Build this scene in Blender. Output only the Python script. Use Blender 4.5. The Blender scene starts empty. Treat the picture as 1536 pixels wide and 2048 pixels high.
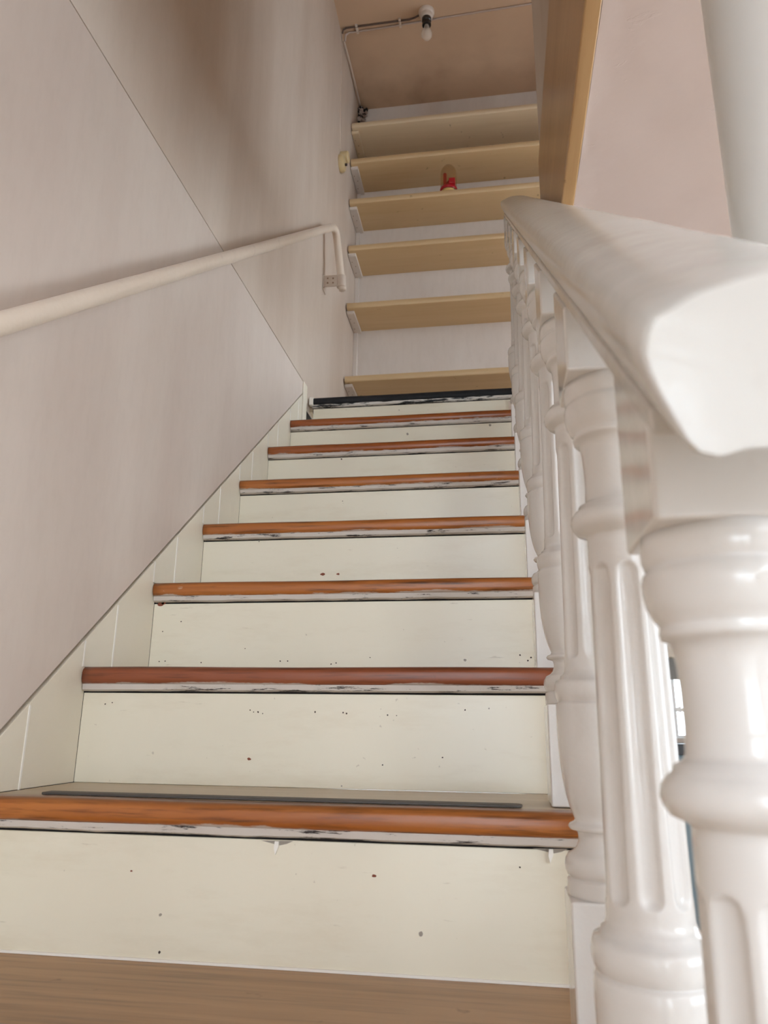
import bpy, bmesh, math, random
from mathutils import Vector, Matrix, noise
random.seed(7)
C = bpy.context.scene.collection
SC = bpy.context.scene

# ------------------------------------------------------------------ camera, light, exposure
G, R = 0.2355, 0.19                      # going and rise of one step
def make_camera():
    f_px, yaw, pitch, roll = 1491.3, 0.1531, 0.2732, 0.0117
    fwd = Vector((-math.sin(yaw)*math.cos(pitch), math.cos(yaw)*math.cos(pitch), math.sin(pitch)))
    r0 = Vector((math.cos(yaw), math.sin(yaw), 0)); u0 = r0.cross(fwd)
    r = math.cos(roll)*r0 + math.sin(roll)*u0
    u = -math.sin(roll)*r0 + math.cos(roll)*u0
    cd = bpy.data.cameras.new('camera'); cam = bpy.data.objects.new('camera', cd); C.objects.link(cam)
    m = Matrix((r, u, -fwd)).transposed().to_4x4(); m.translation = Vector((0.7158, -0.752, 0.2949))
    cam.matrix_world = m
    cd.sensor_fit = 'VERTICAL'; cd.sensor_height = 36; cd.lens = f_px*36/2048
    cd.clip_start = 0.02
    cd.dof.use_dof = True; cd.dof.focus_distance = 1.5; cd.dof.aperture_fstop = 9.0
    SC.camera = cam
make_camera()
W = bpy.data.worlds.new('overcast'); SC.world = W; W.use_nodes = True
W.node_tree.nodes['Background'].inputs[0].default_value = (0.88, 1.0, 1.12, 1)
W.node_tree.nodes['Background'].inputs[1].default_value = 4.8
SC.view_settings.view_transform = 'Standard'; SC.view_settings.look = 'None'
SC.view_settings.gamma = 1; SC.view_settings.exposure = 0.75
SC.view_settings.use_curve_mapping = False
SC.cycles.max_bounces = 10; SC.cycles.diffuse_bounces = 6
SC.cycles.use_denoising = True

# ------------------------------------------------------------------ materials
def s2l(c):
    return tuple(((v/255)/12.92 if v/255 <= .04045 else ((v/255+.055)/1.055)**2.4) for v in c) + (1,)
class NT:
    def __init__(s, name, rough=.5, spec=.5):
        s.m = bpy.data.materials.new(name); s.m.use_nodes = True; s.t = s.m.node_tree
        s.b = s.t.nodes['Principled BSDF']; s.b.inputs['Roughness'].default_value = rough
        s.b.inputs['Specular IOR Level'].default_value = spec
        tc = s.t.nodes.new('ShaderNodeTexCoord'); oi = s.t.nodes.new('ShaderNodeObjectInfo')
        mul = s.t.nodes.new('ShaderNodeMath'); mul.operation = 'MULTIPLY'; mul.inputs[1].default_value = 37.0
        s.t.links.new(oi.outputs['Random'], mul.inputs[0])
        add = s.t.nodes.new('ShaderNodeVectorMath'); add.operation = 'ADD'
        s.t.links.new(tc.outputs['Object'], add.inputs[0]); s.t.links.new(mul.outputs[0], add.inputs[1])
        s.co = add.outputs[0]; s.rand = oi.outputs['Random']; s.obj = tc.outputs['Object']
    def mapped(s, scale, co=None):
        n = s.t.nodes.new('ShaderNodeMapping'); n.inputs['Scale'].default_value = scale
        s.t.links.new(co or s.co, n.inputs[0]); return n.outputs[0]
    def noise(s, scale, detail=4, mp=(1,1,1), rough=.55, dist=0, co=None):
        n = s.t.nodes.new('ShaderNodeTexNoise'); n.inputs['Scale'].default_value = scale
        n.inputs['Detail'].default_value = detail; n.inputs['Roughness'].default_value = rough
        n.inputs['Distortion'].default_value = dist
        s.t.links.new(s.mapped(mp, co), n.inputs['Vector']); return n.outputs['Fac']
    def wave(s, scale, dist, mp=(1,1,1), axis='X'):
        n = s.t.nodes.new('ShaderNodeTexWave'); n.bands_direction = axis
        n.inputs['Scale'].default_value = scale; n.inputs['Distortion'].default_value = dist
        n.inputs['Detail'].default_value = 3; n.inputs['Detail Scale'].default_value = 1.5
        s.t.links.new(s.mapped(mp), n.inputs['Vector']); return n.outputs['Fac']
    def ramp(s, fac, stops):
        n = s.t.nodes.new('ShaderNodeValToRGB'); e = n.color_ramp.elements
        while len(e) < len(stops): e.new(.5)
        for q, (p, c) in zip(e, stops):
            q.position = p; q.color = c if len(c) == 4 else tuple(c)+(1,)
        s.t.links.new(fac, n.inputs[0]); return n.outputs[0]
    def mix(s, fac, a, b, mode='MIX'):
        n = s.t.nodes.new('ShaderNodeMix'); n.data_type = 'RGBA'; n.blend_type = mode
        for sock, v in ((n.inputs[0], fac), (n.inputs[6], a), (n.inputs[7], b)):
            if isinstance(v, bpy.types.NodeSocket): s.t.links.new(v, sock)
            else: sock.default_value = v
        return n.outputs[2]
    def math(s, op, a, b=None, c=None):
        n = s.t.nodes.new('ShaderNodeMath'); n.operation = op
        for i, v in enumerate((a, b, c)):
            if v is None: continue
            if isinstance(v, bpy.types.NodeSocket): s.t.links.new(v, n.inputs[i])
            else: n.inputs[i].default_value = v
        return n.outputs[0]
    def sep(s, co=None):
        n = s.t.nodes.new('ShaderNodeSeparateXYZ'); s.t.links.new(co or s.obj, n.inputs[0]); return n.outputs
    def color(s, v):
        if isinstance(v, bpy.types.NodeSocket): s.t.links.new(v, s.b.inputs['Base Color'])
        else: s.b.inputs['Base Color'].default_value = v
    def rough(s, v): s.t.links.new(v, s.b.inputs['Roughness'])
    def bump(s, h, strength=.3, dist=.002, prev=None):
        n = s.t.nodes.new('ShaderNodeBump'); n.inputs['Strength'].default_value = strength
        n.inputs['Distance'].default_value = dist; s.t.links.new(h, n.inputs['Height'])
        if prev: s.t.links.new(prev, n.inputs['Normal'])
        s.t.links.new(n.outputs[0], s.b.inputs['Normal']); return n.outputs[0]

def mat_wall(name, c1, c2, c3):
    n = NT(name, .42, .35)
    big = n.noise(1.6, 3, (1, 1, .55)); streak = n.noise(3.2, 4, (1, 1.0, .16)); fine = n.noise(45, 5, (1, 1, .3), .65)
    col = n.mix(n.ramp(big, [(.35, (0,0,0,1)), (.65, (1,1,1,1))]), s2l(c1), s2l(c2))
    col = n.mix(n.math('MULTIPLY', n.ramp(streak, [(.44, (0,0,0,1)), (.70, (1,1,1,1))]), .5), col, s2l(c3))
    col = n.mix(n.math('MULTIPLY', n.ramp(fine, [(.45, (0,0,0,1)), (.75, (1,1,1,1))]), .08), col, s2l((150, 128, 112)))
    n.color(col)
    b1 = n.bump(n.noise(9, 3), .25, .006); n.bump(n.noise(120, 3, (1, 1, .25)), .08, .001, b1)
    return n.m
M = {}
M['wall'] = mat_wall('plaster_pink_white', (208, 194, 180), (200, 184, 168), (178, 156, 136))
M['wall_low'] = mat_wall('plaster_lower_panel', (211, 198, 186), (203, 188, 176), (188, 170, 158))
M['back'] = mat_wall('plaster_back_wall', (220, 211, 202), (212, 201, 191), (202, 190, 180))

def mat_soffit():
    n = NT('plaster_soffit', .4, .4)
    col = n.mix(n.noise(2.2, 4), s2l((217, 199, 189)), s2l((207, 187, 177)))
    col = n.mix(n.math('MULTIPLY', n.ramp(n.noise(7, 5), [(.5, (0,0,0,1)), (.75, (1,1,1,1))]), .3), col, s2l((200, 181, 172)))
    n.color(col)
    b = n.bump(n.noise(7, 4), .3, .008)
    n.bump(n.ramp(n.noise(16, 5, (1, 1.6, 1), .6, 1.0), [(.66, (0,0,0,1)), (.71, (1,1,1,1))]), .25, .0015, b)
    return n.m
M['soffit'] = mat_soffit()

def mat_ceiling():
    n = NT('ceiling_blotchy', .55, .3)
    col = n.mix(n.noise(2.0, 4), s2l((208, 180, 152)), s2l((196, 166, 138)))
    blotch = n.ramp(n.noise(3.2, 4), [(.42, (0,0,0,1)), (.7, (1,1,1,1))])
    y = n.sep()[1]
    near = n.ramp(n.math('SUBTRACT', y, 1.9), [(.25, (0,0,0,1)), (.85, (1,1,1,1))])  # brown blotches strengthen toward the back wall
    col = n.mix(n.math('MULTIPLY', n.math('MULTIPLY', blotch, near), .55), col, s2l((140, 112, 92)))
    n.color(col); n.bump(n.noise(30, 4), .2, .002); return n.m
M['ceiling'] = mat_ceiling()

def mat_riser():
    n = NT('cream_gloss_paint', .24, .5)
    col = n.mix(n.noise(3, 4), s2l((228, 221, 202)), s2l((220, 211, 190)))
    grime = n.ramp(n.noise(9, 7, (.35, 1, 1.6), .72), [(.52, (0,0,0,1)), (.85, (1,1,1,1))])
    col = n.mix(n.math('MULTIPLY', grime, .35), col, s2l((190, 170, 138)))
    scr = n.ramp(n.noise(70, 5, (.12, 1, 1), .7), [(.67, (0,0,0,1)), (.73, (1,1,1,1))])
    col = n.mix(n.math('MULTIPLY', scr, .35), col, s2l((150, 132, 110)))
    spk = n.ramp(n.noise(90, 2), [(.74, (0,0,0,1)), (.78, (1,1,1,1))])
    col = n.mix(n.math('MULTIPLY', spk, .3), col, s2l((120, 100, 85)))
    n.color(col)
    pass
    b = n.bump(n.noise(38, 4, (.3, 1, 1)), .10, .002)
    n.bump(n.noise(26, 3, (1, 1, .18)), .10, .003, b); return n.m
M['riser'] = mat_riser()

def mat_white(name, c, rough=.22, lump=.22, grime=.25):
    n = NT(name, rough, .5)
    col = n.mix(n.noise(5, 4), s2l(c), s2l(tuple(v-7 for v in c)))
    g = n.ramp(n.noise(16, 6, (1, 1, .5), .65), [(.58, (0,0,0,1)), (.8, (1,1,1,1))])
    col = n.mix(n.math('MULTIPLY', g, grime), col, s2l((178, 160, 146)))
    n.color(col)
    b = n.bump(n.noise(45, 3), lump, .0025); n.bump(n.noise(150, 3), .08, .001, b); return n.m
M['white'] = mat_white('white_gloss_paint', (229, 226, 222), .11, .18)
M['rail'] = mat_white('white_rail_paint', (214, 211, 205), .18, .25, .35)
M['skirt'] = mat_white('cream_skirt_paint', (226, 217, 198), .3, .15, .2)
M['caulk'] = mat_white('white_filler', (236, 231, 222), .4, .1, 0)
M['post'] = mat_white('white_post_paint', (246, 246, 242), .3, .1, .05)

def mat_wood(name, a, b, c, rough=.25, dark=.5, grain=(.06, 1, 1), sc=30):
    n = NT(name, rough, .5)
    g1 = n.noise(sc, 6, grain, .6, .4); g2 = n.noise(sc*4, 4, grain, .6)
    col = n.mix(n.ramp(g1, [(.3, (0,0,0,1)), (.7, (1,1,1,1))]), s2l(a), s2l(b))
    col = n.mix(n.math('MULTIPLY', n.ramp(g2, [(.5, (0,0,0,1)), (.72, (1,1,1,1))]), dark), col, s2l(c))
    kn = n.ramp(n.noise(22, 3), [(.70, (0,0,0,1)), (.78, (1,1,1,1))])
    col = n.mix(n.math('MULTIPLY', kn, .6), col, s2l((70, 38, 20)))
    if name.startswith('varnish'):
        z = n.sep()[2]
        low = n.ramp(n.math('ADD', n.math('MULTIPLY', z, -25.0), n.math('MULTIPLY', n.noise(24, 5, (.3, 1, 1), .7), .55)), [(.95, (0,0,0,1)), (1.02, (1,1,1,1))])
        col = n.mix(n.math('MULTIPLY', low, .85), col, s2l((196, 184, 172)))
        spl = n.ramp(n.noise(38, 4, (.5, 1, 1), .7), [(.70, (0,0,0,1)), (.74, (1,1,1,1))])
        col = n.mix(n.math('MULTIPLY', spl, .5), col, s2l((198, 176, 152)))
        top = n.ramp(n.math('MULTIPLY_ADD', z, 60.0, 1.0), [(.55, (0,0,0,1)), (.95, (1,1,1,1))])
        col = n.mix(n.math('MULTIPLY', top, .45), col, s2l((70, 44, 28)))
    n.color(col); n.bump(g2, .15, .001); return n.m
M['nose_orange'] = mat_wood('varnish_orange', (184, 114, 54), (146, 80, 34), (74, 38, 16), .28, .85)
M['nose_red'] = mat_wood('varnish_red', (144, 80, 50), (120, 60, 36), (70, 32, 20), .3, .6)
M['nose_deep'] = mat_wood('varnish_deep_orange', (156, 86, 38), (132, 66, 26), (80, 36, 14))
M['tread'] = mat_wood('bare_brown_tread', (178, 140, 100), (152, 116, 80), (112, 88, 66), .42, .6, (.05, 1, 1), 26)
M['tread_paint'] = mat_wood('painted_tread', (190, 172, 146), (176, 156, 128), (150, 130, 106), .35, .3)
M['shelf'] = mat_wood('tan_shelf_paint', (210, 182, 140), (202, 172, 128), (190, 158, 114), .38, .25, (.08, 1, 1), 12)
M['shelf_pale'] = mat_wood('pale_shelf_paint', (214, 194, 162), (206, 184, 150), (196, 172, 138), .38, .2, (.08, 1, 1), 12)
M['fascia'] = mat_wood('tan_fascia_paint', (194, 156, 110), (178, 138, 92), (158, 118, 74), .28, .3, (1, .06, 1), 14)
M['fascia_edge'] = mat_wood('tan_fascia_edge', (206, 180, 140), (192, 164, 122), (172, 142, 104), .28, .3, (1, .06, 1), 14)

def mat_scraped(name, pale, dark, lo):
    n = NT(name, .55, .3)
    f = n.ramp(n.noise(70, 7, (.16, 1, 1.6), .78), [(lo, (0,0,0,1)), (lo+.04, (1,1,1,1))])
    n.color(n.mix(f, s2l(dark), s2l(pale))); n.bump(f, .5, .001); return n.m
M['scraped'] = mat_scraped('scraped_paint', (196, 186, 176), (44, 34, 32), .40)
M['black_edge'] = mat_scraped('black_edge_paint', (20, 21, 24), (26, 26, 29), .5)
M['black_chip'] = mat_scraped('black_white_chipped', (206, 200, 192), (24, 24, 27), .47)
def plain(name, c, rough=.5, metal=0, spec=.5):
    n = NT(name, rough, spec); n.b.inputs['Metallic'].default_value = metal
    n.color(n.mix(n.noise(20, 4), s2l(c), s2l(tuple(max(0, v-12) for v in c)))); return n.m
M['rubber'] = plain('grey_rubber', (84, 78, 72), .6)
M['dark'] = plain('dark_gap', (30, 24, 22), .9)
M['hole'] = plain('nail_hole_dark', (58, 40, 32), .8)
M['chip'] = plain('bare_wood_chip', (128, 66, 42), .7)
M['chip_grey'] = plain('grey_scuff', (150, 140, 128), .5)
M['flake'] = plain('white_flake', (236, 232, 224), .4)
M['pipe'] = mat_white('cream_pipe_paint', (224, 208, 190), .28, .3, .75)
M['bracket'] = mat_white('bracket_paint', (206, 190, 174), .4, .4, .7)
M['screw'] = plain('painted_screw', (150, 126, 106), .4, .3)
M['switch'] = plain('old_cream_plastic', (206, 184, 140), .35)
M['brown'] = plain('dark_brown_plastic', (52, 34, 26), .3)
M['bakelite'] = plain('black_bakelite', (34, 28, 26), .25)
M['rose'] = mat_white('rose_paint', (212, 198, 184), .4, .3, .5)
M['wire'] = plain('painted_cable', (190, 172, 160), .5)
M['wire_dark'] = plain('dirty_cable', (96, 76, 66), .6)
M['red'] = plain('red_lacquer', (176, 22, 38), .3)
M['jarbase'] = plain('pale_yellow_base', (214, 186, 120), .4)
M['exterior'] = plain('outside_ground', (170, 166, 160), .8)
M['hall_floor'] = mat_wood('hall_boards', (188, 172, 150), (174, 156, 132), (146, 128, 106), .4, .5, (1, .05, 1), 20)
M['blue_grey'] = plain('blue_grey_paint', (128, 148, 156), .4)
M['charcoal'] = plain('dark_worktop', (40, 38, 38), .4)
M['blind'] = plain('grey_blind', (150, 150, 146), .7)
M['cream'] = plain('cream_pelmet', (232, 222, 204), .5)
M['grout'] = plain('crumbled_plaster', (168, 152, 142), .9)
def mat_glass(name, tint=(1, 1, 1, 1), rough=0.0):
    m = bpy.data.materials.new(name); m.use_nodes = True; t = m.node_tree; t.nodes.clear()
    o = t.nodes.new('ShaderNodeOutputMaterial'); mx = t.nodes.new('ShaderNodeMixShader')
    tr = t.nodes.new('ShaderNodeBsdfTransparent'); gl = t.nodes.new('ShaderNodeBsdfGlossy')
    tr.inputs[0].default_value = tint; gl.inputs['Roughness'].default_value = .03 + rough
    fr = t.nodes.new('ShaderNodeFresnel'); fr.inputs[0].default_value = 1.45
    t.links.new(fr.outputs[0], mx.inputs[0]); t.links.new(tr.outputs[0], mx.inputs[1])
    t.links.new(gl.outputs[0], mx.inputs[2]); t.links.new(mx.outputs[0], o.inputs[0]); return m
M['glass'] = mat_glass('clear_glass')

def mat_milky():
    n = NT('bulb_glass', .15, .6); n.b.inputs['Base Color'].default_value = s2l((232, 220, 206)); n.b.inputs['Alpha'].default_value = .45
    n.b.inputs['Transmission Weight'].default_value = 0; return n.m
M['bulb_glass'] = mat_milky()
def mat_amber():
    n = NT('amber_jar_glass', .08, .5); n.b.inputs['Base Color'].default_value = s2l((150, 104, 48)); n.b.inputs['Alpha'].default_value = .28; return n.m
M['jar_glass'] = mat_amber()

# ------------------------------------------------------------------ mesh helpers
def add_box(bm, x0, x1, y0, y1, z0, z1):
    v = [bm.verts.new(p) for p in ((x0,y0,z0),(x1,y0,z0),(x1,y1,z0),(x0,y1,z0),(x0,y0,z1),(x1,y0,z1),(x1,y1,z1),(x0,y1,z1))]
    for f in ((3,2,1,0),(4,5,6,7),(0,1,5,4),(1,2,6,5),(2,3,7,6),(3,0,4,7)): bm.faces.new([v[i] for i in f])
def add_prism(bm, poly, axis, a, b):
    """poly: 2D points; axis 'x' -> (y,z) extruded in x; 'y' -> (x,z); 'z' -> (x,y)"""
    def P(p, t):
        return {'x': (t, p[0], p[1]), 'y': (p[0], t, p[1]), 'z': (p[0], p[1], t)}[axis]
    n = len(poly); A = [bm.verts.new(P(p, a)) for p in poly]; B = [bm.verts.new(P(p, b)) for p in poly]
    bm.faces.new(A); bm.faces.new(B[::-1])
    for i in range(n): bm.faces.new((A[i], B[i], B[(i+1) % n], A[(i+1) % n]))
def add_lathe(bm, prof, seg=32, c=(0,0,0), axis='z', cap=True):
    rings = []
    for r, h in prof:
        ring = []
        for i in range(seg):
            a = 2*math.pi*i/seg; x, y = r*math.cos(a), r*math.sin(a)
            p = {'z': (x, y, h), 'x': (h, x, y), 'y': (x, h, y)}[axis]
            ring.append(bm.verts.new((p[0]+c[0], p[1]+c[1], p[2]+c[2])))
        rings.append(ring)
    for a, b in zip(rings, rings[1:]):
        for i in range(seg): bm.faces.new((a[i], a[(i+1) % seg], b[(i+1) % seg], b[i]))
    if cap: bm.faces.new(rings[0][::-1]); bm.faces.new(rings[-1])
def add_tube(bm, pts, rad, seg=12):
    pts = [Vector(p) for p in pts]; rings = []; ref = Vector((.3, .2, 1)).normalized(); last = None
    for i, p in enumerate(pts):
        t = (pts[min(i+1, len(pts)-1)] - pts[max(i-1, 0)]).normalized()
        u = (last - t*last.dot(t)).normalized() if last else t.cross(ref).normalized()
        last = u; v = t.cross(u); r = rad[i] if isinstance(rad, (list, tuple)) else rad
        rings.append([bm.verts.new(p + r*(math.cos(2*math.pi*k/seg)*u + math.sin(2*math.pi*k/seg)*v)) for k in range(seg)])
    for a, b in zip(rings, rings[1:]):
        for i in range(seg): bm.faces.new((a[i], a[(i+1) % seg], b[(i+1) % seg], b[i]))
    bm.faces.new(rings[0][::-1]); bm.faces.new(rings[-1])
def obj(name, bm, m, parent=None, smooth=False, bevel=0, seg=2, stuff=False):
    bmesh.ops.recalc_face_normals(bm, faces=bm.faces)
    me = bpy.data.meshes.new(name); bm.to_mesh(me); bm.free()
    for mm in (m if isinstance(m, (list, tuple)) else [m]): me.materials.append(mm)
    if smooth:
        for p in me.polygons: p.use_smooth = True
    o = bpy.data.objects.new(name, me); C.objects.link(o)
    if parent: o.parent = parent
    if bevel:
        b = o.modifiers.new('bevel', 'BEVEL'); b.width = bevel; b.segments = seg; b.limit_method = 'ANGLE'
        b.angle_limit = math.radians(35)
        for p in me.polygons: p.use_smooth = True
        b.harden_normals = True
    if stuff: o['kind'] = 'stuff'
    return o
def tag(o, label, cat, group=None):
    o['label'] = label; o['category'] = cat
    if group: o['group'] = group
    return o
def thing(name, label, cat, loc=(0,0,0), group=None):
    o = bpy.data.objects.new(name, None); C.objects.link(o); o.location = loc; o.empty_display_size = .05
    return tag(o, label, cat, group)
def struct(o, label=None):
    o['kind'] = 'structure'
    if label: o['label'] = label
    return o
def box(*a):
    bm = bmesh.new(); add_box(bm, *a); return bm
def grid_face(bm, nu, nv, fn):
    vs = [[bm.verts.new(fn(i/nu, j/nv)) for j in range(nv+1)] for i in range(nu+1)]
    for i in range(nu):
        for j in range(nv): bm.faces.new((vs[i][j], vs[i+1][j], vs[i+1][j+1], vs[i][j+1]))

# ------------------------------------------------------------------ structure
FLOOR, CEIL, YB, LAND = -0.95, 3.745, 2.76, 8*R
XF, SOFF, YF = 0.889, 1.454, 1.32          # fascia face, soffit height, far end of the fascia
Y0 = -7.0                                   # unseen house front behind the camera, set far back to even the daylight
def str_z(y): return .807*y + .045          # top of the wall string
def seam_z(y): return 1.5125 + .0227*y      # horizontal seam of the left wall
# left wall: recessed backing with two plaster panels in front of it
wl = struct(obj('wall_left', box(-.12, -.02, Y0, YB, FLOOR, CEIL), M['dark']), 'pinkish white plaster wall along the left of the stairs')
bm = bmesh.new()
add_prism(bm, [(Y0, seam_z(Y0)+.0015), (1.862, seam_z(1.862)+.0015), (1.862, LAND-.03), (YB, LAND-.03), (YB, CEIL), (Y0, CEIL)], 'x', -.02, 0)
obj('upper_plaster_panel', bm, M['wall'], wl, bevel=.001, seg=1)
bm = bmesh.new()
ye = 1.803
add_prism(bm, [(Y0, FLOOR), (-1.25, FLOOR), (ye, str_z(ye)+.003), (ye, seam_z(ye)-.0015), (Y0, seam_z(Y0)-.0015)], 'x', -.02, 0)
obj('lower_plaster_panel', bm, M['wall_low'], wl, bevel=.001, seg=1)
bm = bmesh.new(); add_box(bm, -.02, .004, 1.806, 1.858, 7*R, 1.555)
obj('end_post', bm, M['skirt'], wl, bevel=.003)

OV, NOSE_T = .015, .029                     # riser set back under the nosing, nosing thickness
# wall string: one board per tread half, with filler beads in the joints
sk = bpy.data.objects.new('trim_1', None); C.objects.link(sk)
struct(sk, 'cream stepped skirting boards between the left wall and the treads')
def board(y0, y1, zb, notch=False):
    bm = bmesh.new()
    end = [(y1+OV+.001, zb), (y1+OV+.001, zb+R-.0005), (y1, zb+R-.0005)] if notch else [(y1, zb)]
    p = [(y0, zb)] + end + [(y1, str_z(y1)), (y0, str_z(y0))]
    add_prism(bm, p, 'x', -.02, .0015); return bm
for k in range(-4, 8):
    ya, ym, yb = k*G+.001, k*G+.1, (k+1)*G
    yb2 = min(yb, 1.8)
    obj('skirting_board', board(ya, ym-.0008, k*R), M['skirt'], sk, bevel=.0012)
    obj('skirting_board', board(ym+.0008, yb2-.0008, k*R, k < 7), M['skirt'], sk, bevel=.0012)
    obj('joint_bead', box(-.001, .003, ym-.0018, ym+.0018, k*R, str_z(ym)-.004), M['caulk'], sk)
    obj('joint_bead', box(-.001, .0025, ya-.0016, ya+.001, k*R, str_z(ya)-.002), M['caulk'], sk)

struct(obj('wall_back', box(-.12, 3.4, YB, YB+.12, LAND-.03, CEIL), M['back']), 'off white back wall behind the tan shelves')
obj('corner_batten', box(.0, .022, YB-.012, YB, LAND, 3.43), M['back'], bpy.data.objects['wall_back'], bevel=.002)
struct(obj('ceiling', box(-.12, 3.4, Y0, YB+.12, CEIL, CEIL+.1), M['ceiling']), 'blotchy pinkish brown ceiling above the landing')
# upper hall wall over the fascia, and the floor slab (its underside is the pink soffit)
struct(obj('wall_right', box(XF+.006, XF+.1, -2.2, YF-.004, 2.05, CEIL), M['wall']), 'plaster wall above the tan fascia board')
fa = struct(obj('trim_2', box(XF, XF+.03, -2.2, YF, SOFF, 2.05), M['fascia'], bevel=.004), 'tan painted fascia board beside the top of the handrail')
# lumpy soffit
bm = bmesh.new()
X1 = 3.4
def sof(u, v):
    x = XF+.03 + (X1-XF-.03)*u**1.6; y = -2.2 + (5.0+2.2)*v
    e = math.exp(-(x-XF-.03)/.02)
    n1 = noise.noise((x*9, y*9, 0)); n2 = noise.noise((x*38, y*30, 5)); n3 = noise.noise((x*14, y*70, 9))
    near = math.exp(-(x-XF-.03)/.05)
    z = SOFF + .004 + n1*.0025 + near*(.0035*max(0, n2) + .003*max(0, n3)) - e*.002
    return (x, y, z)
grid_face(bm, 90, 420, sof)
top = box(XF+.03, X1, -2.2, 5.0, SOFF+.03, LAND)
me_t = bpy.data.meshes.new('t'); top.to_mesh(me_t); top.free(); bm.from_mesh(me_t)
so = struct(obj('ceiling.001', bm, M['soffit'], smooth=True), 'pink lumpy plaster soffit over the hall beside the handrail')
for p in so.data.polygons: p.use_smooth = len(p.vertices) == 4 and p.area < .01
struct(obj('floor', box(-.12, X1, Y0, 5.1, FLOOR-.1, FLOOR), M['hall_floor']), 'hall floor boards')
struct(obj('floor.001', box(0, XF+.03, 8*G+.03, YB, LAND-.05, LAND), M['tread_paint']), 'landing floor at the top of the stairs')
for b in ((-.12, .08, FLOOR, CEIL), (1.25, 1.45, FLOOR, 1.4), (2.9, 3.4, FLOOR, 1.4), (.08, 3.4, 1.4, 1.9), (.08, 3.4, 3.7, CEIL), (2.5, 3.4, 1.9, 3.7)):  # unseen wall added to block high light; its openings shape the daylight
    struct(obj('wall_front_unseen', box(b[0], b[1], Y0-.1, Y0, b[2], b[3]), M['wall']), 'unseen front wall, added with openings that shape the daylight')
for b in ((Y0, 1.3, LAND, CEIL), (1.3, YB, LAND, 1.7), (1.3, 1.4, 1.7, CEIL), (2.6, YB, 1.7, CEIL), (1.4, 2.6, 2.75, CEIL)):  # unseen wall added to close off sky light from the upper stairs
    struct(obj('wall_landing_unseen', box(2.4, 2.5, b[0], b[1], b[2], b[3]), M['wall']), 'unseen upper right wall around the landing window, added to darken the upper stairs')
for b in ((Y0, 5.1, FLOOR, .0), (-.4, .7, .0, SOFF), (2.6, 5.1, .0, SOFF), (Y0, -2.2, .0, SOFF), (-2.2, -.4, 1.25, SOFF), (.7, 2.6, 1.25, SOFF)):
    struct(obj('wall_hall', box(3.4, 3.5, b[0], b[1], b[2], b[3]), M['wall']), 'right wall of the hall around its windows')
struct(obj('ground', box(-8, 11, -20, Y0-.1, FLOOR-.2, FLOOR-.1), M['exterior']), 'unseen ground outside the house, added to block sky light from below')  # unseen plane added to stop the sky lighting from below

# hall rear wall with a window, seen between the balusters
bm = bmesh.new()
wx0, wx1, wz0, wz1 = 1.55, 2.45, .2, .74
bm.free()
struct(obj('wall_hall', box(.78, .876, 8*G+.012, 5.0, FLOOR, LAND-.052), M['wall']), 'left wall of the hall beyond the stairs')
for b in ((.78, wx0, FLOOR, LAND), (wx1, X1, FLOOR, LAND), (wx0, wx1, FLOOR, wz0), (wx0, wx1, wz1, LAND)):
    struct(obj('wall_hall', box(b[0], b[1], 5.0, 5.1, b[2], b[3]), M['wall']), 'far wall of the hall')
bm = bmesh.new()
for b in ((wx0, wx1, wz0, wz0+.02), (wx0, wx1, wz1-.02, wz1), (wx0, wx0+.03, wz0, wz1), (wx1-.03, wx1, wz0, wz1)): add_box(bm, b[0], b[1], 5.0, 5.05, b[2], b[3])
wn = struct(obj('window_1', bm, M['post']), 'bright white window glimpsed between two balusters')
for xm in (1.62, 1.945, 2.27): obj('window_muntin', box(xm-.012, xm+.012, 5.005, 5.035, wz0, wz1), M['post'], wn)
for zm in (.395,): obj('window_muntin', box(wx0, wx1, 5.008, 5.03, zm-.012, zm+.012), M['post'], wn)
obj('window_pane', box(wx0, wx1, 5.018, 5.022, wz0, wz1), M['glass'], wn)
bm = bmesh.new()
add_prism(bm, [(1.905, .42), (1.945, .405), (1.985, .42), (1.985, .375), (1.945, .39), (1.905, .375)], 'y', 4.985, 5.005)
obj('window_catch', bm, M['post'], wn)
tag(obj('roller_blind', box(1.5, 2.5, 4.97, 4.985, .605, .8), M['blind']), 'grey roller blind at the top of the far window', 'blind')
tag(obj('window_pelmet', box(1.45, 2.55, 4.9, 4.968, .755, .96), M['cream'], bevel=.008), 'cream pelmet above the far window', 'pelmet')
kc = thing('base_cabinet', 'blue grey base cabinet with dark worktop under the far window', 'cabinet', (1.95, 4.745, FLOOR))
obj('worktop', box(-.55, .55, -.1, .25, 1.05, 1.12), M['charcoal'], kc, bevel=.004)
obj('body', box(-.53, .53, -.06, .25, 0, 1.05), M['blue_grey'], kc)
for i in range(3): obj('door', box(-.52+.35*i, -.18+.35*i, -.08, -.06, .08, .9), M['blue_grey'], kc, bevel=.003)
for i in range(3): obj('drawer', box(-.52+.35*i, -.18+.35*i, -.08, -.06, .92, 1.04), M['blue_grey'], kc, bevel=.003)
bm = bmesh.new(); add_lathe(bm, [(.085, FLOOR+.0005), (.085, FLOOR+.12), (.068, FLOOR+.14), (.065, 0), (.065, SOFF)], 48, (1.004, -.13, 0))
tag(obj('white_post', bm, M['post'], smooth=True), 'white painted round post standing behind the near end of the handrail', 'post')

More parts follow.
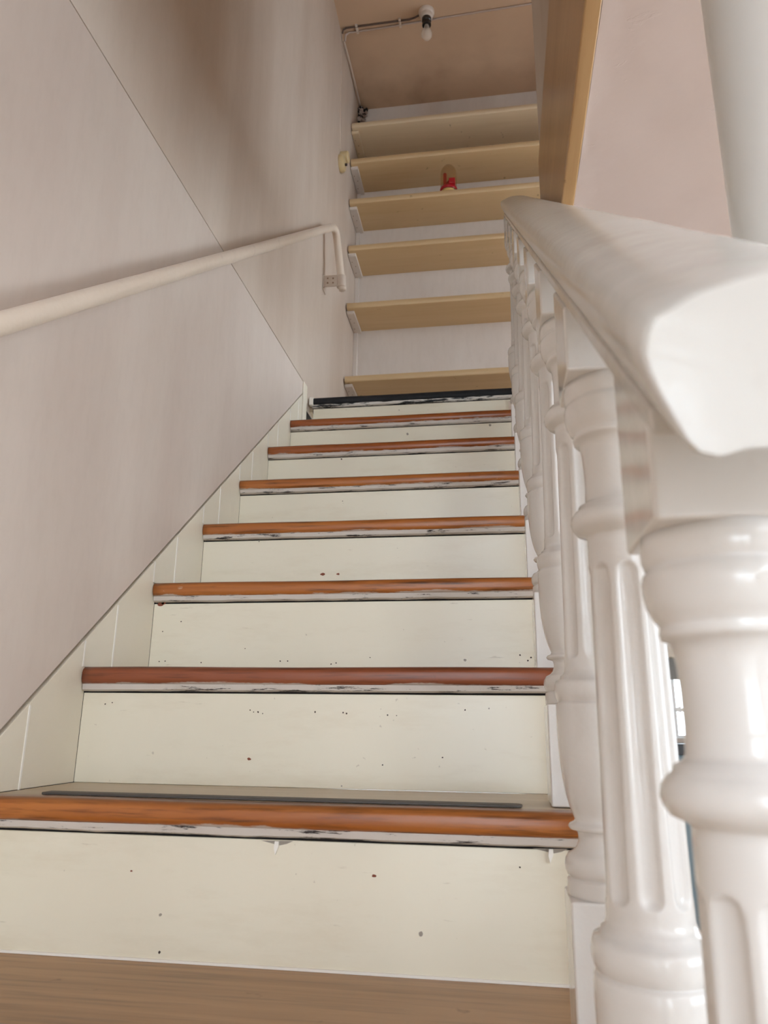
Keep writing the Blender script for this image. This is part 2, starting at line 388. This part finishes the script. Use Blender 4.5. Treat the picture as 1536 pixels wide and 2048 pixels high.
# ------------------------------------------------------------------ steps
XR = .884
holes = {1: [(.2331,.1028,.0018,'c'), (.278,.0531,.0035,'g'), (.554,.1092,.003,'c'), (.6126,.0474,.0045,'g'), (.2808,.0106,.002,'h'), (.7333,.1255,.0012,'h')],
 2: [(x, z-R, r, t) for x, z, r, t in ((.0435,.3175,.0013,'h'), (.0561,.3201,.0013,'h'), (.303,.3099,.0013,'h'), (.3093,.3068,.001,'h'), (.317,.3068,.0016,'h'), (.3249,.3045,.001,'h'), (.4141,.3078,.0016,'h'), (.461,.3074,.0014,'h'), (.4669,.3059,.0016,'h'), (.5345,.3042,.0014,'h'), (.5492,.3036,.001,'h'), (.6975,.3158,.0022,'g'), (.6595,.3132,.0015,'h'), (.3061,.2324,.0035,'c'), (.6229,.2404,.0016,'h'), (.4616,.1944,.002,'g'), (.5273,.2274,.0014,'h'))],
 3: [(x, z-2*R, r, t) for x, z, r, t in ((.0161,.5261,.006,'c'), (.0221,.5285,.004,'c'), (.0645,.4891,.0014,'h'), (.0258,.4687,.0014,'h'), (.0241,.4074,.0014,'h'), (.0371,.4084,.0014,'h'), (.115,.4053,.0014,'h'), (.2064,.4333,.0012,'h'), (.2811,.4083,.0016,'h'), (.2966,.4083,.0016,'h'), (.3858,.4024,.0016,'h'), (.3959,.4044,.0016,'h'), (.464,.4151,.0012,'h'), (.6505,.4101,.003,'g'), (.7555,.4195,.002,'h'), (.7761,.4148,.002,'h'), (.77,.409,.002,'h'))],
 4: [(.144,.7137-3*R,.0014,'h'), (.3058,.6302-3*R,.004,'c'), (.3435,.6296-3*R,.003,'c')],
 5: [(.299,.8811-4*R,.0014,'h')], 6: [(.2416,1.0909-5*R,.003,'h')], 7: [(.4229,1.2595-6*R,.005,'g'), (.7085,1.2789-6*R,.005,'g')], 8: [(.361,1.4546-7*R,.002,'h')]}
def add_disc(bm, x, y, z, r, th=.0006, n=9, sx=1.0):
    pts = [(x + r*sx*(1+.25*random.uniform(-1, 1))*math.cos(2*math.pi*i/n), z + r*(1+.25*random.uniform(-1, 1))*math.sin(2*math.pi*i/n)) for i in range(n)]
    add_prism(bm, pts, 'y', y-th, y+.0005)
def nosing_bm(x0, x1, wob):
    """rounded bull-nose bar, y 0..0.035, z -NOSE_T..0, slightly worn along its length"""
    prof = [(.036, 0), (.012, 0), (.006, -.0012), (.002, -.0045), (0, -.010), (0, -.020), (.0015, -.0255), (.005, -NOSE_T), (.036, -NOSE_T)]
    bm = bmesh.new(); rows = []; n = 40
    for i in range(n+1):
        x = x0 + (x1-x0)*i/n
        dz = wob*noise.noise((x*4, wob*900, 0)); dy = .0008*noise.noise((x*9, 3, wob*700))
        rows.append([bm.verts.new((x, y+dy, z+(dz if z > -.012 else dz*.5))) for y, z in prof])
    for a, b in zip(rows, rows[1:]):
        for j in range(len(prof)-1): bm.faces.new((a[j], b[j], b[j+1], a[j+1]))
        bm.faces.new((a[-1], b[-1], b[0], a[0]))
    bm.faces.new(rows[0]); bm.faces.new(rows[-1][::-1]); return bm
labels = {-4: 'lowest wooden step at the hall floor, far below the bare brown tread',
 -3: 'third wooden step below the bare brown tread', -2: 'second wooden step below the bare brown tread, carrying the nearest baluster',
 -1: 'first wooden step below the bare brown tread, carrying the second baluster',
 0: 'step with wide bare brown wooden tread, lowest one in view',
 1: 'step with tall cream riser rising directly from the bare brown tread',
 2: 'step with dark reddish worn nosing, second riser above the brown tread',
 3: 'step with orange nosing, third riser above the brown tread with red paint chip',
 4: 'step with orange nosing, fourth riser above the brown tread',
 5: 'step with light orange nosing, fifth riser above the brown tread',
 6: 'step with reddish brown nosing, sixth riser above the brown tread',
 7: 'step with narrow reddish nosing directly below the black landing edge',
 8: 'black painted landing edge with chipped white paint at the stair head'}
nosemat = {2: 'nose_red', 6: 'nose_deep', 7: 'nose_deep'}
for k in range(-4, 9):
    st = thing('stair_step', labels[k], 'step', (0, k*G, k*R), 'steps of the staircase')
    x0 = .003 if k < 8 else .016
    zt = -NOSE_T
    nm = M['black_edge'] if k == 8 else M[nosemat.get(k, 'nose_orange')]
    obj('nosing', nosing_bm(x0, XR, .0012), nm, st, smooth=False, bevel=0)
    for p in st.children[-1].data.polygons: p.use_smooth = len(p.vertices) == 4
    if k < 8:
        obj('tread_board', box(.002, XR, .0365, G+OV+.02, -NOSE_T, -.0004), M['tread'] if k <= 0 else M['tread_paint'], st)
    # moulding under the nosing, scraped
    mm = M['black_chip'] if k == 8 else M['scraped']
    bm = bmesh.new(); n = 60; rows = []
    for i in range(n+1):
        x = x0 + (XR-x0)*i/n; d = .0012*noise.noise((x*30, k*3.1, 0)) + .0012*noise.noise((x*9, k, 4))
        rows.append([bm.verts.new((x, y, z)) for y, z in ((.005, zt), (.006+d*.4, zt-.009+d), (.012, zt-.0115+d), (.03, zt-.0115), (.03, zt))])
    for a, b in zip(rows, rows[1:]):
        for j in range(5): bm.faces.new((a[j], b[j], b[(j+1) % 5], a[(j+1) % 5]))
    bm.faces.new(rows[0]); bm.faces.new(rows[-1][::-1])
    obj('nosing_moulding', bm, mm, st)
    obj('gap_shade_strip', box(x0+.001, XR-.006, OV+.004, OV+.02, zt-.03, zt), M['dark'], st)  # added dark strip: blocks light leaking through the gap and keeps it black
    # riser below this tread
    rz0, rz1 = -R-.0002, zt-.0145
    bm = bmesh.new(); grid = 24
    add_box(bm, x0-.0016 if k < 8 else .02, XR-.006, OV, OV+.0035, rz0, rz1)
    ri = obj('riser', bm, M['riser'], st, bevel=.0012)
    hb = {t: bmesh.new() for t in 'hcg'}
    for x, z, r, t in holes.get(k, ()):
        add_disc(hb[t], x, OV, z-R, r*(.6 if t in 'cg' and k < 3 else .85), sx=1.6 if t == 'c' else 1)
    for t, nme, mt in (('h', 'nail_hole', 'hole'), ('c', 'paint_chip', 'chip'), ('g', 'scuff_mark', 'chip_grey')):
        if hb[t].verts: obj(nme, hb[t], M[mt], ri, stuff=True)
        else: hb[t].free()
    if k == 1:   # two torn flaps of paint below the nosing
        for fx, fz in ((.4285, .1412-R), (.7716, .1436-R)):
            bm = bmesh.new(); add_prism(bm, [(fx-.022, fz+.004), (fx+.02, fz+.0045), (fx+.012, fz+.001), (fx+.003, fz-.001), (fx-.008, fz+.001)], 'y', OV-.0004, OV+.0005)
            obj('torn_paint', bm, M['chip_grey'], ri)
            bm = bmesh.new(); add_prism(bm, [(fx-.003, fz+.004), (fx+.002, fz+.004), (fx+.002, fz-.002), (fx-.002, fz-.012), (fx-.004, fz-.004)], 'y', OV-.004, OV+.0005)
            obj('paint_flake', bm, M['flake'], ri)
        obj('caulk_bead', box(x0, XR, OV-.003, OV, -R, -R+.003), M['caulk'], st)
        bm = bmesh.new(); pts = []
        for i in range(9): a = math.pi/2 - math.pi*i/8; pts.append((.728+.012*math.cos(a), .055+.012*math.sin(a)))
        add_prism(bm, [(.075, .067)] + pts + [(.075, .043)], 'z', .0, .0035)
        obj('rubber_strip', bm, M['rubber'], st, bevel=.001)
    if k == 8:
        obj('white_paint_end', box(.006, .022, -.0012, .02, -.03, .001), M['caulk'], st)
# closed panel under the stairs, facing the hall
bm = bmesh.new()
pts = [(8*G+.01, FLOOR), (8*G+.01, 7*R-.031)]
for k in range(7, -5, -1): pts += [(k*G+.024, k*R-.031), (k*G+.024, (k-1)*R-.031 if k > -4 else FLOOR)]
add_prism(bm, pts, 'x', .862, .876)
struct(obj('wall_spandrel', bm, M['wall']), 'plain panel closing the side of the stairs')

# ------------------------------------------------------------------ balusters and handrail
XC = .827
RAIL_Y0, RAIL_Y1 = -.503, 1.565
def rail_bot(y): return .384 + (y+.5)*R/G
BH = .0395                                   # half width of the square blocks
def turned_profile():
    return [(.0435,.128),(.0440,.131),(.0440,.143),(.0425,.1450),(.0405,.1460),(.0430,.1475),(.0452,.152),(.0458,.157),(.0448,.162),(.0415,.167),(.0370,.169),
     (.0345,.1705),(.0310,.174),(.0290,.179),(.0288,.184),(.0298,.188),(.0330,.1895),(.0380,.1905),(.0398,.1930),(.0380,.1955),(.0330,.1975),(.0318,.2000),
     (.0345,.206),(.0375,.213),(.0405,.223),(.0432,.236),(.0452,.250),(.0464,.266),(.0471,.285),(.0474,.305),(.0470,.313),(.0455,.3160),(.0438,.3165),(.0442,.3175),(.0462,.3200),
     (.0476,.325),(.0480,.330),(.0474,.335),(.0455,.339),(.0405,.3405),(.0398,.344),(.0365,.346),(.0350,.350)] + \
     [(.0346 - .0040*t/40, .352 + .270*t/40) for t in range(41)] + \
     [(.0306,.626),(.0304,.630),(.0318,.632),(.0400,.635),(.0432,.639),(.0445,.643),(.0436,.648),(.0405,.652),(.0375,.654),(.0365,.657),(.0318,.659),(.0300,.662),
     (.0295,.675),(.0297,.690),(.0305,.703),(.0325,.7125),(.0372,.714),(.0380,.717),(.0372,.7195),(.0372,.7205),(.0405,.724),(.0436,.730),(.0450,.737),(.0450,.742),(.0440,.7455),
     (.0418,.7475),(.0430,.7490),(.0442,.752),(.0444,.758),(.0440,.7645)]
def turned_bm():
    bm = bmesh.new(); seg = 112; nfl = 8; z0f, z1f, hw = .362, .606, .0078; rings = []
    prof = [(r*.885, z) for r, z in turned_profile()]; fine = []
    for (r, z), (r2, z2) in zip(prof, prof[1:]):
        fine.append((r, z))
        if .35 < z < .366 or .597 < z < .615:
            for q in (.25, .5, .75): fine.append((r+(r2-r)*q, z+(z2-z)*q))
    fine.append(prof[-1])
    for r, z in fine:
        ring = []
        for i in range(seg):
            a = 2*math.pi*i/seg; rr = r
            if z0f-.01 < z < z1f+.01:
                d = (((a - math.radians(-95)) / (2*math.pi/nfl) + .5) % 1 - .5) * (2*math.pi/nfl) * r   # arc distance to the nearest flute
                e = 0
                if z < z0f+hw: e = (z0f+hw-z)
                elif z > z1f-hw: e = (z-(z1f-hw))
                q = math.sqrt(d*d + e*e)/hw
                if q < 1: rr -= .0042*math.sqrt(1-q*q) if q < .95 else .0042*math.sqrt(1-.95**2)*(1-q)/.05
            ring.append(bm.verts.new((rr*math.cos(a), rr*math.sin(a), z)))
        rings.append(ring)
    for a, b in zip(rings, rings[1:]):
        for i in range(seg): bm.faces.new((a[i], a[(i+1) % seg], b[(i+1) % seg], b[i]))
    bm.faces.new(rings[0][::-1]); bm.faces.new(rings[-1]); return bm
bal_labels = ['first baluster from the cut lower end of the white handrail, nearest and largest',
 'second fluted white baluster from the cut lower end of the handrail', 'third white baluster from the handrail cut end, square base on the bare brown tread',
 'fourth white baluster from the handrail cut end, base on the step with the rubber strip', 'fifth white baluster from the handrail cut end, base on the dark reddish nosing step',
 'sixth white baluster from the handrail cut end', 'seventh white baluster from the handrail cut end',
 'eighth white baluster from the handrail cut end, last but one', 'last white baluster under the far upper end of the handrail']
proto = None
for i, k in enumerate(range(-2, 7)):
    x = {-2: .8265, -1: .8172}.get(k, .8165); y = k*G + .097; z = k*R
    if proto is None:
        t = thing('baluster', bal_labels[0], 'baluster', (x, y, z), 'turned white balusters under the handrail')
        obj('lower_block', box(-BH, BH, -BH, BH, .0006, .129), M['white'], t, bevel=.0025, seg=3)
        obj('turned_shaft', turned_bm(), M['white'], t, smooth=True)
        bm = bmesh.new(); zc = rail_bot(y) - z - .0115
        add_prism(bm, [(-BH, .764), (BH, .764), (BH, zc+BH*R/G), (-BH, zc-BH*R/G)], 'x', -BH, BH)
        obj('upper_block', bm, M['white'], t, bevel=.0025, seg=3)
        proto = t
    else:
        t = proto.copy(); C.objects.link(t); t.location = (x, y, z); t['label'] = bal_labels[i]
        for ch in proto.children:
            c = ch.copy(); C.objects.link(c); c.parent = t
# handrail
hr = thing('handrail', 'thick worn white wooden handrail on the balusters, sloping up along the stairs', 'handrail', (0, 0, 0))
half = [(0, .0005), (-.026, .0005), (-.036, -.002), (-.0425, .0), (-.0460, .005), (-.0490, .012), (-.0530, .022), (-.0563, .031), (-.0575, .039), (-.0565, .047), (-.0530, .0530),
        (-.046, .0575), (-.037, .0620), (-.025, .0665), (-.012, .069), (0, .0695)]
prof = half + [(-x, z) for x, z in half[-2:0:-1]]
bm = bmesh.new(); rows = []; N = 150
for i in range(N+1):
    t = i/N; y = RAIL_Y0 + (RAIL_Y1-RAIL_Y0)*t
    row = []
    for j, (px, pz) in enumerate(prof):
        d = 1.0
        if i in (0, N): d = .955
        elif i in (1, N-1): d = .992
        nn = noise.noise((px*40, y*9, pz*40))*.0006 + noise.noise((px*20+3, y*25, pz*20))*.0005
        if i <= 1: nn += noise.noise((px*160, 4, pz*160))*.0018
        yy = y + (.0035 if i == 1 else 0)*1 if i < 2 else y
        if i == 1: yy = RAIL_Y0 + .0028
        row.append(bm.verts.new((XC-.0015+px*d*(1+nn*14), yy, rail_bot(yy) + (pz-.034)*d + .034 + nn)))
    rows.append(row)
for a, b in zip(rows, rows[1:]):
    for j in range(len(prof)): bm.faces.new((a[j], b[j], b[(j+1) % len(prof)], a[(j+1) % len(prof)]))
bm.faces.new(rows[0]); bm.faces.new(rows[-1][::-1])
ro = obj('rail', bm, M['rail'], hr, smooth=True)
for p in ro.data.polygons:
    if len(p.vertices) > 4: p.use_smooth = False
bm = bmesh.new()
ya, yb = RAIL_Y0+.045, RAIL_Y1-.02
add_prism(bm, [(ya, rail_bot(ya)-.0115), (yb, rail_bot(yb)-.0115), (yb, rail_bot(yb)+.001), (ya, rail_bot(ya)+.001)], 'x', XC-.0475, XC+.040)
obj('fillet', bm, M['rail'], hr, bevel=.002)

# ------------------------------------------------------------------ shelves
zs = [1.925, 2.33, 2.666, 2.95, 3.204, 3.438]
shelf_labels = ['lowest tan shelf on the back wall, just above the black landing edge', 'second tan shelf up from the black landing edge, level with the pipe end',
 'third tan shelf up from the black landing edge', 'fourth tan shelf, the one carrying the jar with red contents',
 'fifth tan shelf, directly above the jar with red contents', 'topmost pale shelf close under the ceiling']
YS = 2.525
for i, z in enumerate(zs):
    sh = thing('wall_shelf', shelf_labels[i], 'shelf', (0, YS, z), 'tan shelves on the back wall')
    prof = [(.001, -.006), (.004, -.001), (.009, 0), (YB-YS, 0), (YB-YS, -.034), (.008, -.034), (.003, -.032), (.0, -.027)]
    bm = bmesh.new(); add_prism(bm, prof, 'x', .007, 1.6)
    obj('shelf_board', bm, M['shelf_pale'] if i == 5 else M['shelf'], sh, bevel=.001, seg=1)
    bm = bmesh.new(); yo = .03
    add_prism(bm, [(.022, -.0345), (YB-YS-.001, -.0345), (YB-YS-.001, -.048), (.030, -.048), (.022, -.042)], 'x', .002, .042)
    cl = obj('cleat', bm, M['back'] if i < 5 else M['shelf_pale'], sh, bevel=.002)
    bm = bmesh.new()
    for yy, xx in ((.08, .012), (.12, .024), (.18, .014)): add_lathe(bm, [(.003, -.0487), (.0028, -.0475)], 8, (xx, yy, 0))
    obj('cleat_nail', bm, M['screw'], cl, stuff=True)
# jar with red contents
jar = thing('glass_jar', 'small glass jar with red contents standing on the fourth shelf', 'jar', (.527, YS+.042, zs[3]))
bm = bmesh.new()
add_lathe(bm, [(.030,.014),(.040,.018),(.043,.03),(.043,.10),(.042,.135),(.036,.155),(.024,.172),(.010,.181),(.002,.183)], 28)
obj('glass', bm, M['jar_glass'], jar, smooth=True)
bm = bmesh.new(); add_lathe(bm, [(.034,0),(.041,.002),(.043,.008),(.040,.016),(.030,.018)], 28); obj('base', bm, M['jarbase'], jar, smooth=True)
bm = bmesh.new(); add_lathe(bm, [(.0435,.016),(.0455,.018),(.0460,.03),(.0445,.034),(.040,.034),(.040,.016)], 28, cap=False); obj('red_band', bm, M['red'], jar, smooth=True)
bm = bmesh.new(); add_box(bm, .004, .036, -.048, -.018, .034, .068); obj('red_block', bm, M['red'], jar, bevel=.004)
bm = bmesh.new(); add_lathe(bm, [(.009,.03),(.010,.034),(.010,.118),(.007,.124),(.002,.126)], 14, (-.018, -.012, 0)); obj('red_candle', bm, M['red'], jar, smooth=True)
bm = bmesh.new(); add_lathe(bm, [(.016,.03),(.017,.06),(.008,.08),(.003,.085)], 12, (.002, -.006, 0)); obj('red_figure', bm, M['red'], jar, smooth=True)

# ------------------------------------------------------------------ pipe handrail on the left wall
ph = thing('pipe_handrail', 'cream painted pipe handrail fixed along the left wall, bent down at its end', 'handrail', (0, 0, 0))
pts = []; P0 = Vector((.05, -1.2, .8138-1.277*.8155)); P1 = Vector((.05, 1.968, .8138+1.891*.8155+.004))
for i in range(60): pts.append(P0.lerp(P1, i/59))
bend = [(.0505, 1.985, 2.370), (.0515, 2.000, 2.380), (.053, 2.015, 2.384), (.055, 2.028, 2.382), (.0565, 2.037, 2.374), (.0575, 2.042, 2.362)]
pts += bend
for i in range(1, 11): pts.append((.0575+.028*i/10, 2.042+.030*i/10, 2.362-.250*i/10))
bm = bmesh.new(); add_tube(bm, pts, .0165, 18); obj('pipe', bm, M['pipe'], ph, smooth=True)
br = thing('tmp', '', '')
bpy.data.objects.remove(br)
bm = bmesh.new()
add_box(bm, 0, .003, 2.045, 2.095, 2.11, 2.185); wp = obj('wall_plate', bm, M['bracket'], ph, bevel=.001)
bm = bmesh.new(); add_box(bm, .001, .064, 2.05, 2.055, 2.122, 2.177); br = obj('bracket_strap', bm, M['bracket'], ph, bevel=.001)
bm = bmesh.new(); add_lathe(bm, [(.0185, 2.122), (.0205, 2.124), (.0205, 2.176), (.0185, 2.178)], 20, (.080, 2.066, 0)); obj('pipe_clip', bm, M['bracket'], ph, smooth=False, bevel=.001)
bm = bmesh.new()
bm.free()
for xx, zz in ((.022, 2.14), (.022, 2.162), (.046, 2.138), (.046, 2.16)):
    bm = bmesh.new(); add_lathe(bm, [(.0040, 2.0505), (.0040, 2.0485), (.003, 2.047)], 8, (xx, 0, zz), 'y'); obj('bracket_screw', bm, M['screw'], br)
for yy, zz in ((2.058, 2.125), (2.075, 2.17)):
    bm = bmesh.new(); add_lathe(bm, [(.0035, .003), (.003, .0045)], 8, (0, yy, zz), 'x'); obj('plate_screw', bm, M['screw'], wp)
obj('wall_plate', box(0, .004, -.82, -.76, .02, .1), M['bracket'], ph, bevel=.001)
obj('bracket_strap', box(.001, .045, -.795, -.785, .07, .1), M['bracket'], ph, bevel=.001)

# ------------------------------------------------------------------ light switch, ceiling lamp, cables
sw = thing('light_switch', 'small old cream light switch on the left wall below its cable', 'switch', (0, 2.30, 3.0))
bm = bmesh.new(); add_lathe(bm, [(.044, 0), (.044, .014), (.038, .024), (.028, .028)], 20, (0, 0, -.022), 'x'); obj('base_plate', bm, M['switch'], sw, smooth=False, bevel=.002)
bm = bmesh.new(); add_lathe(bm, [(.030, 0), (.030, .036), (.024, .042)], 18, (0, .022, .034), 'x'); obj('cover', bm, M['switch'], sw, bevel=.002)
bm = bmesh.new(); add_lathe(bm, [(.006, .012), (.007, .036), (.004, .040)], 10, (0, -.004, -.034), 'x'); obj('toggle', bm, M['brown'], sw, smooth=True)
bm = bmesh.new(); add_tube(bm, [(.001, 2.29, 3.06), (.001, 2.27, 3.3), (.001, 2.26, 3.7), (.003, 2.235, CEIL-.008)], .003, 8)
tag(obj('switch_cable', bm, M['wall'], smooth=True), 'painted over cable running up the left wall from the switch', 'cable')
lamp = thing('ceiling_lamp', 'bare bulb in a black holder on a white ceiling rose', 'lamp', (.45, 2.185, CEIL))
bm = bmesh.new(); add_lathe(bm, [(.040, 0), (.040, -.010), (.036, -.016), (.030, -.020), (.030, -.040), (.026, -.045)], 26); obj('rose', bm, M['rose'], lamp, bevel=.002)
# holder and bulb hang tilted a little toward the camera
hb = bpy.data.objects.new('lamp_holder', None)
bm = bmesh.new(); add_lathe(bm, [(.022, -.040), (.0235, -.043), (.0235, -.062), (.020, -.065), (.020, -.075), (.0225, -.077), (.0225, -.088), (.016, -.091)], 22); obj('lamp_holder', bm, M['bakelite'], lamp, smooth=False, bevel=.001)
bpy.data.objects.remove(hb)
bm = bmesh.new(); add_lathe(bm, [(.012, -.085), (.013, -.100), (.019, -.116), (.026, -.130), (.028, -.145), (.025, -.159), (.016, -.170), (.005, -.174)], 22); obj('bulb', bm, M['bulb_glass'], lamp, smooth=True)
zc = CEIL-.005
def cable(name, pts, r, m, label):
    bm = bmesh.new(); add_tube(bm, pts, r, 8); tag(obj(name, bm, m, smooth=True), label, 'cable')
cable('ceiling_cable', [(.012, 2.215, zc-.03), (.015, 2.215, zc-.008), (.03, 2.215, zc), (.2, 2.213, zc), (.36, 2.212, zc), (.39, 2.205, zc), (.41, 2.195, zc)], .0045, M['wire_dark'], 'darker upper cable on the ceiling from left wall to lamp rose')
cable('ceiling_cable', [(.02, 2.245, zc-.05), (.022, 2.245, zc-.01), (.04, 2.243, zc), (.2, 2.24, zc), (.4, 2.232, zc), (.55, 2.225, zc), (.98, 2.21, zc), (1.6, 2.2, zc)], .0045, M['wire'], 'paler cable crossing the whole ceiling past the lamp rose')
for i, (x, y) in enumerate(((.085, 2.228), (.31, 2.224))):
    tag(obj('cable_clip', box(x-.006, x+.006, y-.026, y+.026, zc-.004, CEIL), M['rose'], bevel=.001), ('white cable clip on the ceiling beside the left wall', 'white cable clip on the ceiling beside the lamp rose')[i], 'clip', 'clips on the ceiling cables')
cable('corner_conduit', [(.012, 2.25, CEIL-.05), (.011, 2.4, CEIL-.02), (.013, 2.6, CEIL-.016), (.014, 2.70, CEIL-.02)], .006, M['wall'], 'painted conduit in the corner between left wall and ceiling')
# crumbled plaster in the ceiling corner
bm = bmesh.new()
for i in range(90):
    c = Vector((abs(random.gauss(.012, .012)), YB-.006-min(.05, abs(random.gauss(0, .025))), random.uniform(3.60, CEIL-.004)))
    s = random.uniform(.006, .02)
    m4 = Matrix.Translation(c) @ Matrix.Rotation(random.uniform(0, 3), 4, Vector((random.random(), random.random(), random.random()+.1))) @ Matrix.Diagonal((s, s*random.uniform(.4, 1), s*random.uniform(.3, .8), 1))
    bmesh.ops.create_icosphere(bm, subdivisions=1, radius=1, matrix=m4)
o = obj('plaster_crumbs', bm, [M['grout'], M['dark']], smooth=False)
for i, p in enumerate(o.data.polygons): p.material_index = 1 if (i//20) % 3 == 0 else 0
o['kind'] = 'stuff'; o['kind'] = 'stuff'; tag(o, 'crumbled plaster and cobweb in the ceiling corner at the left wall', 'plaster')
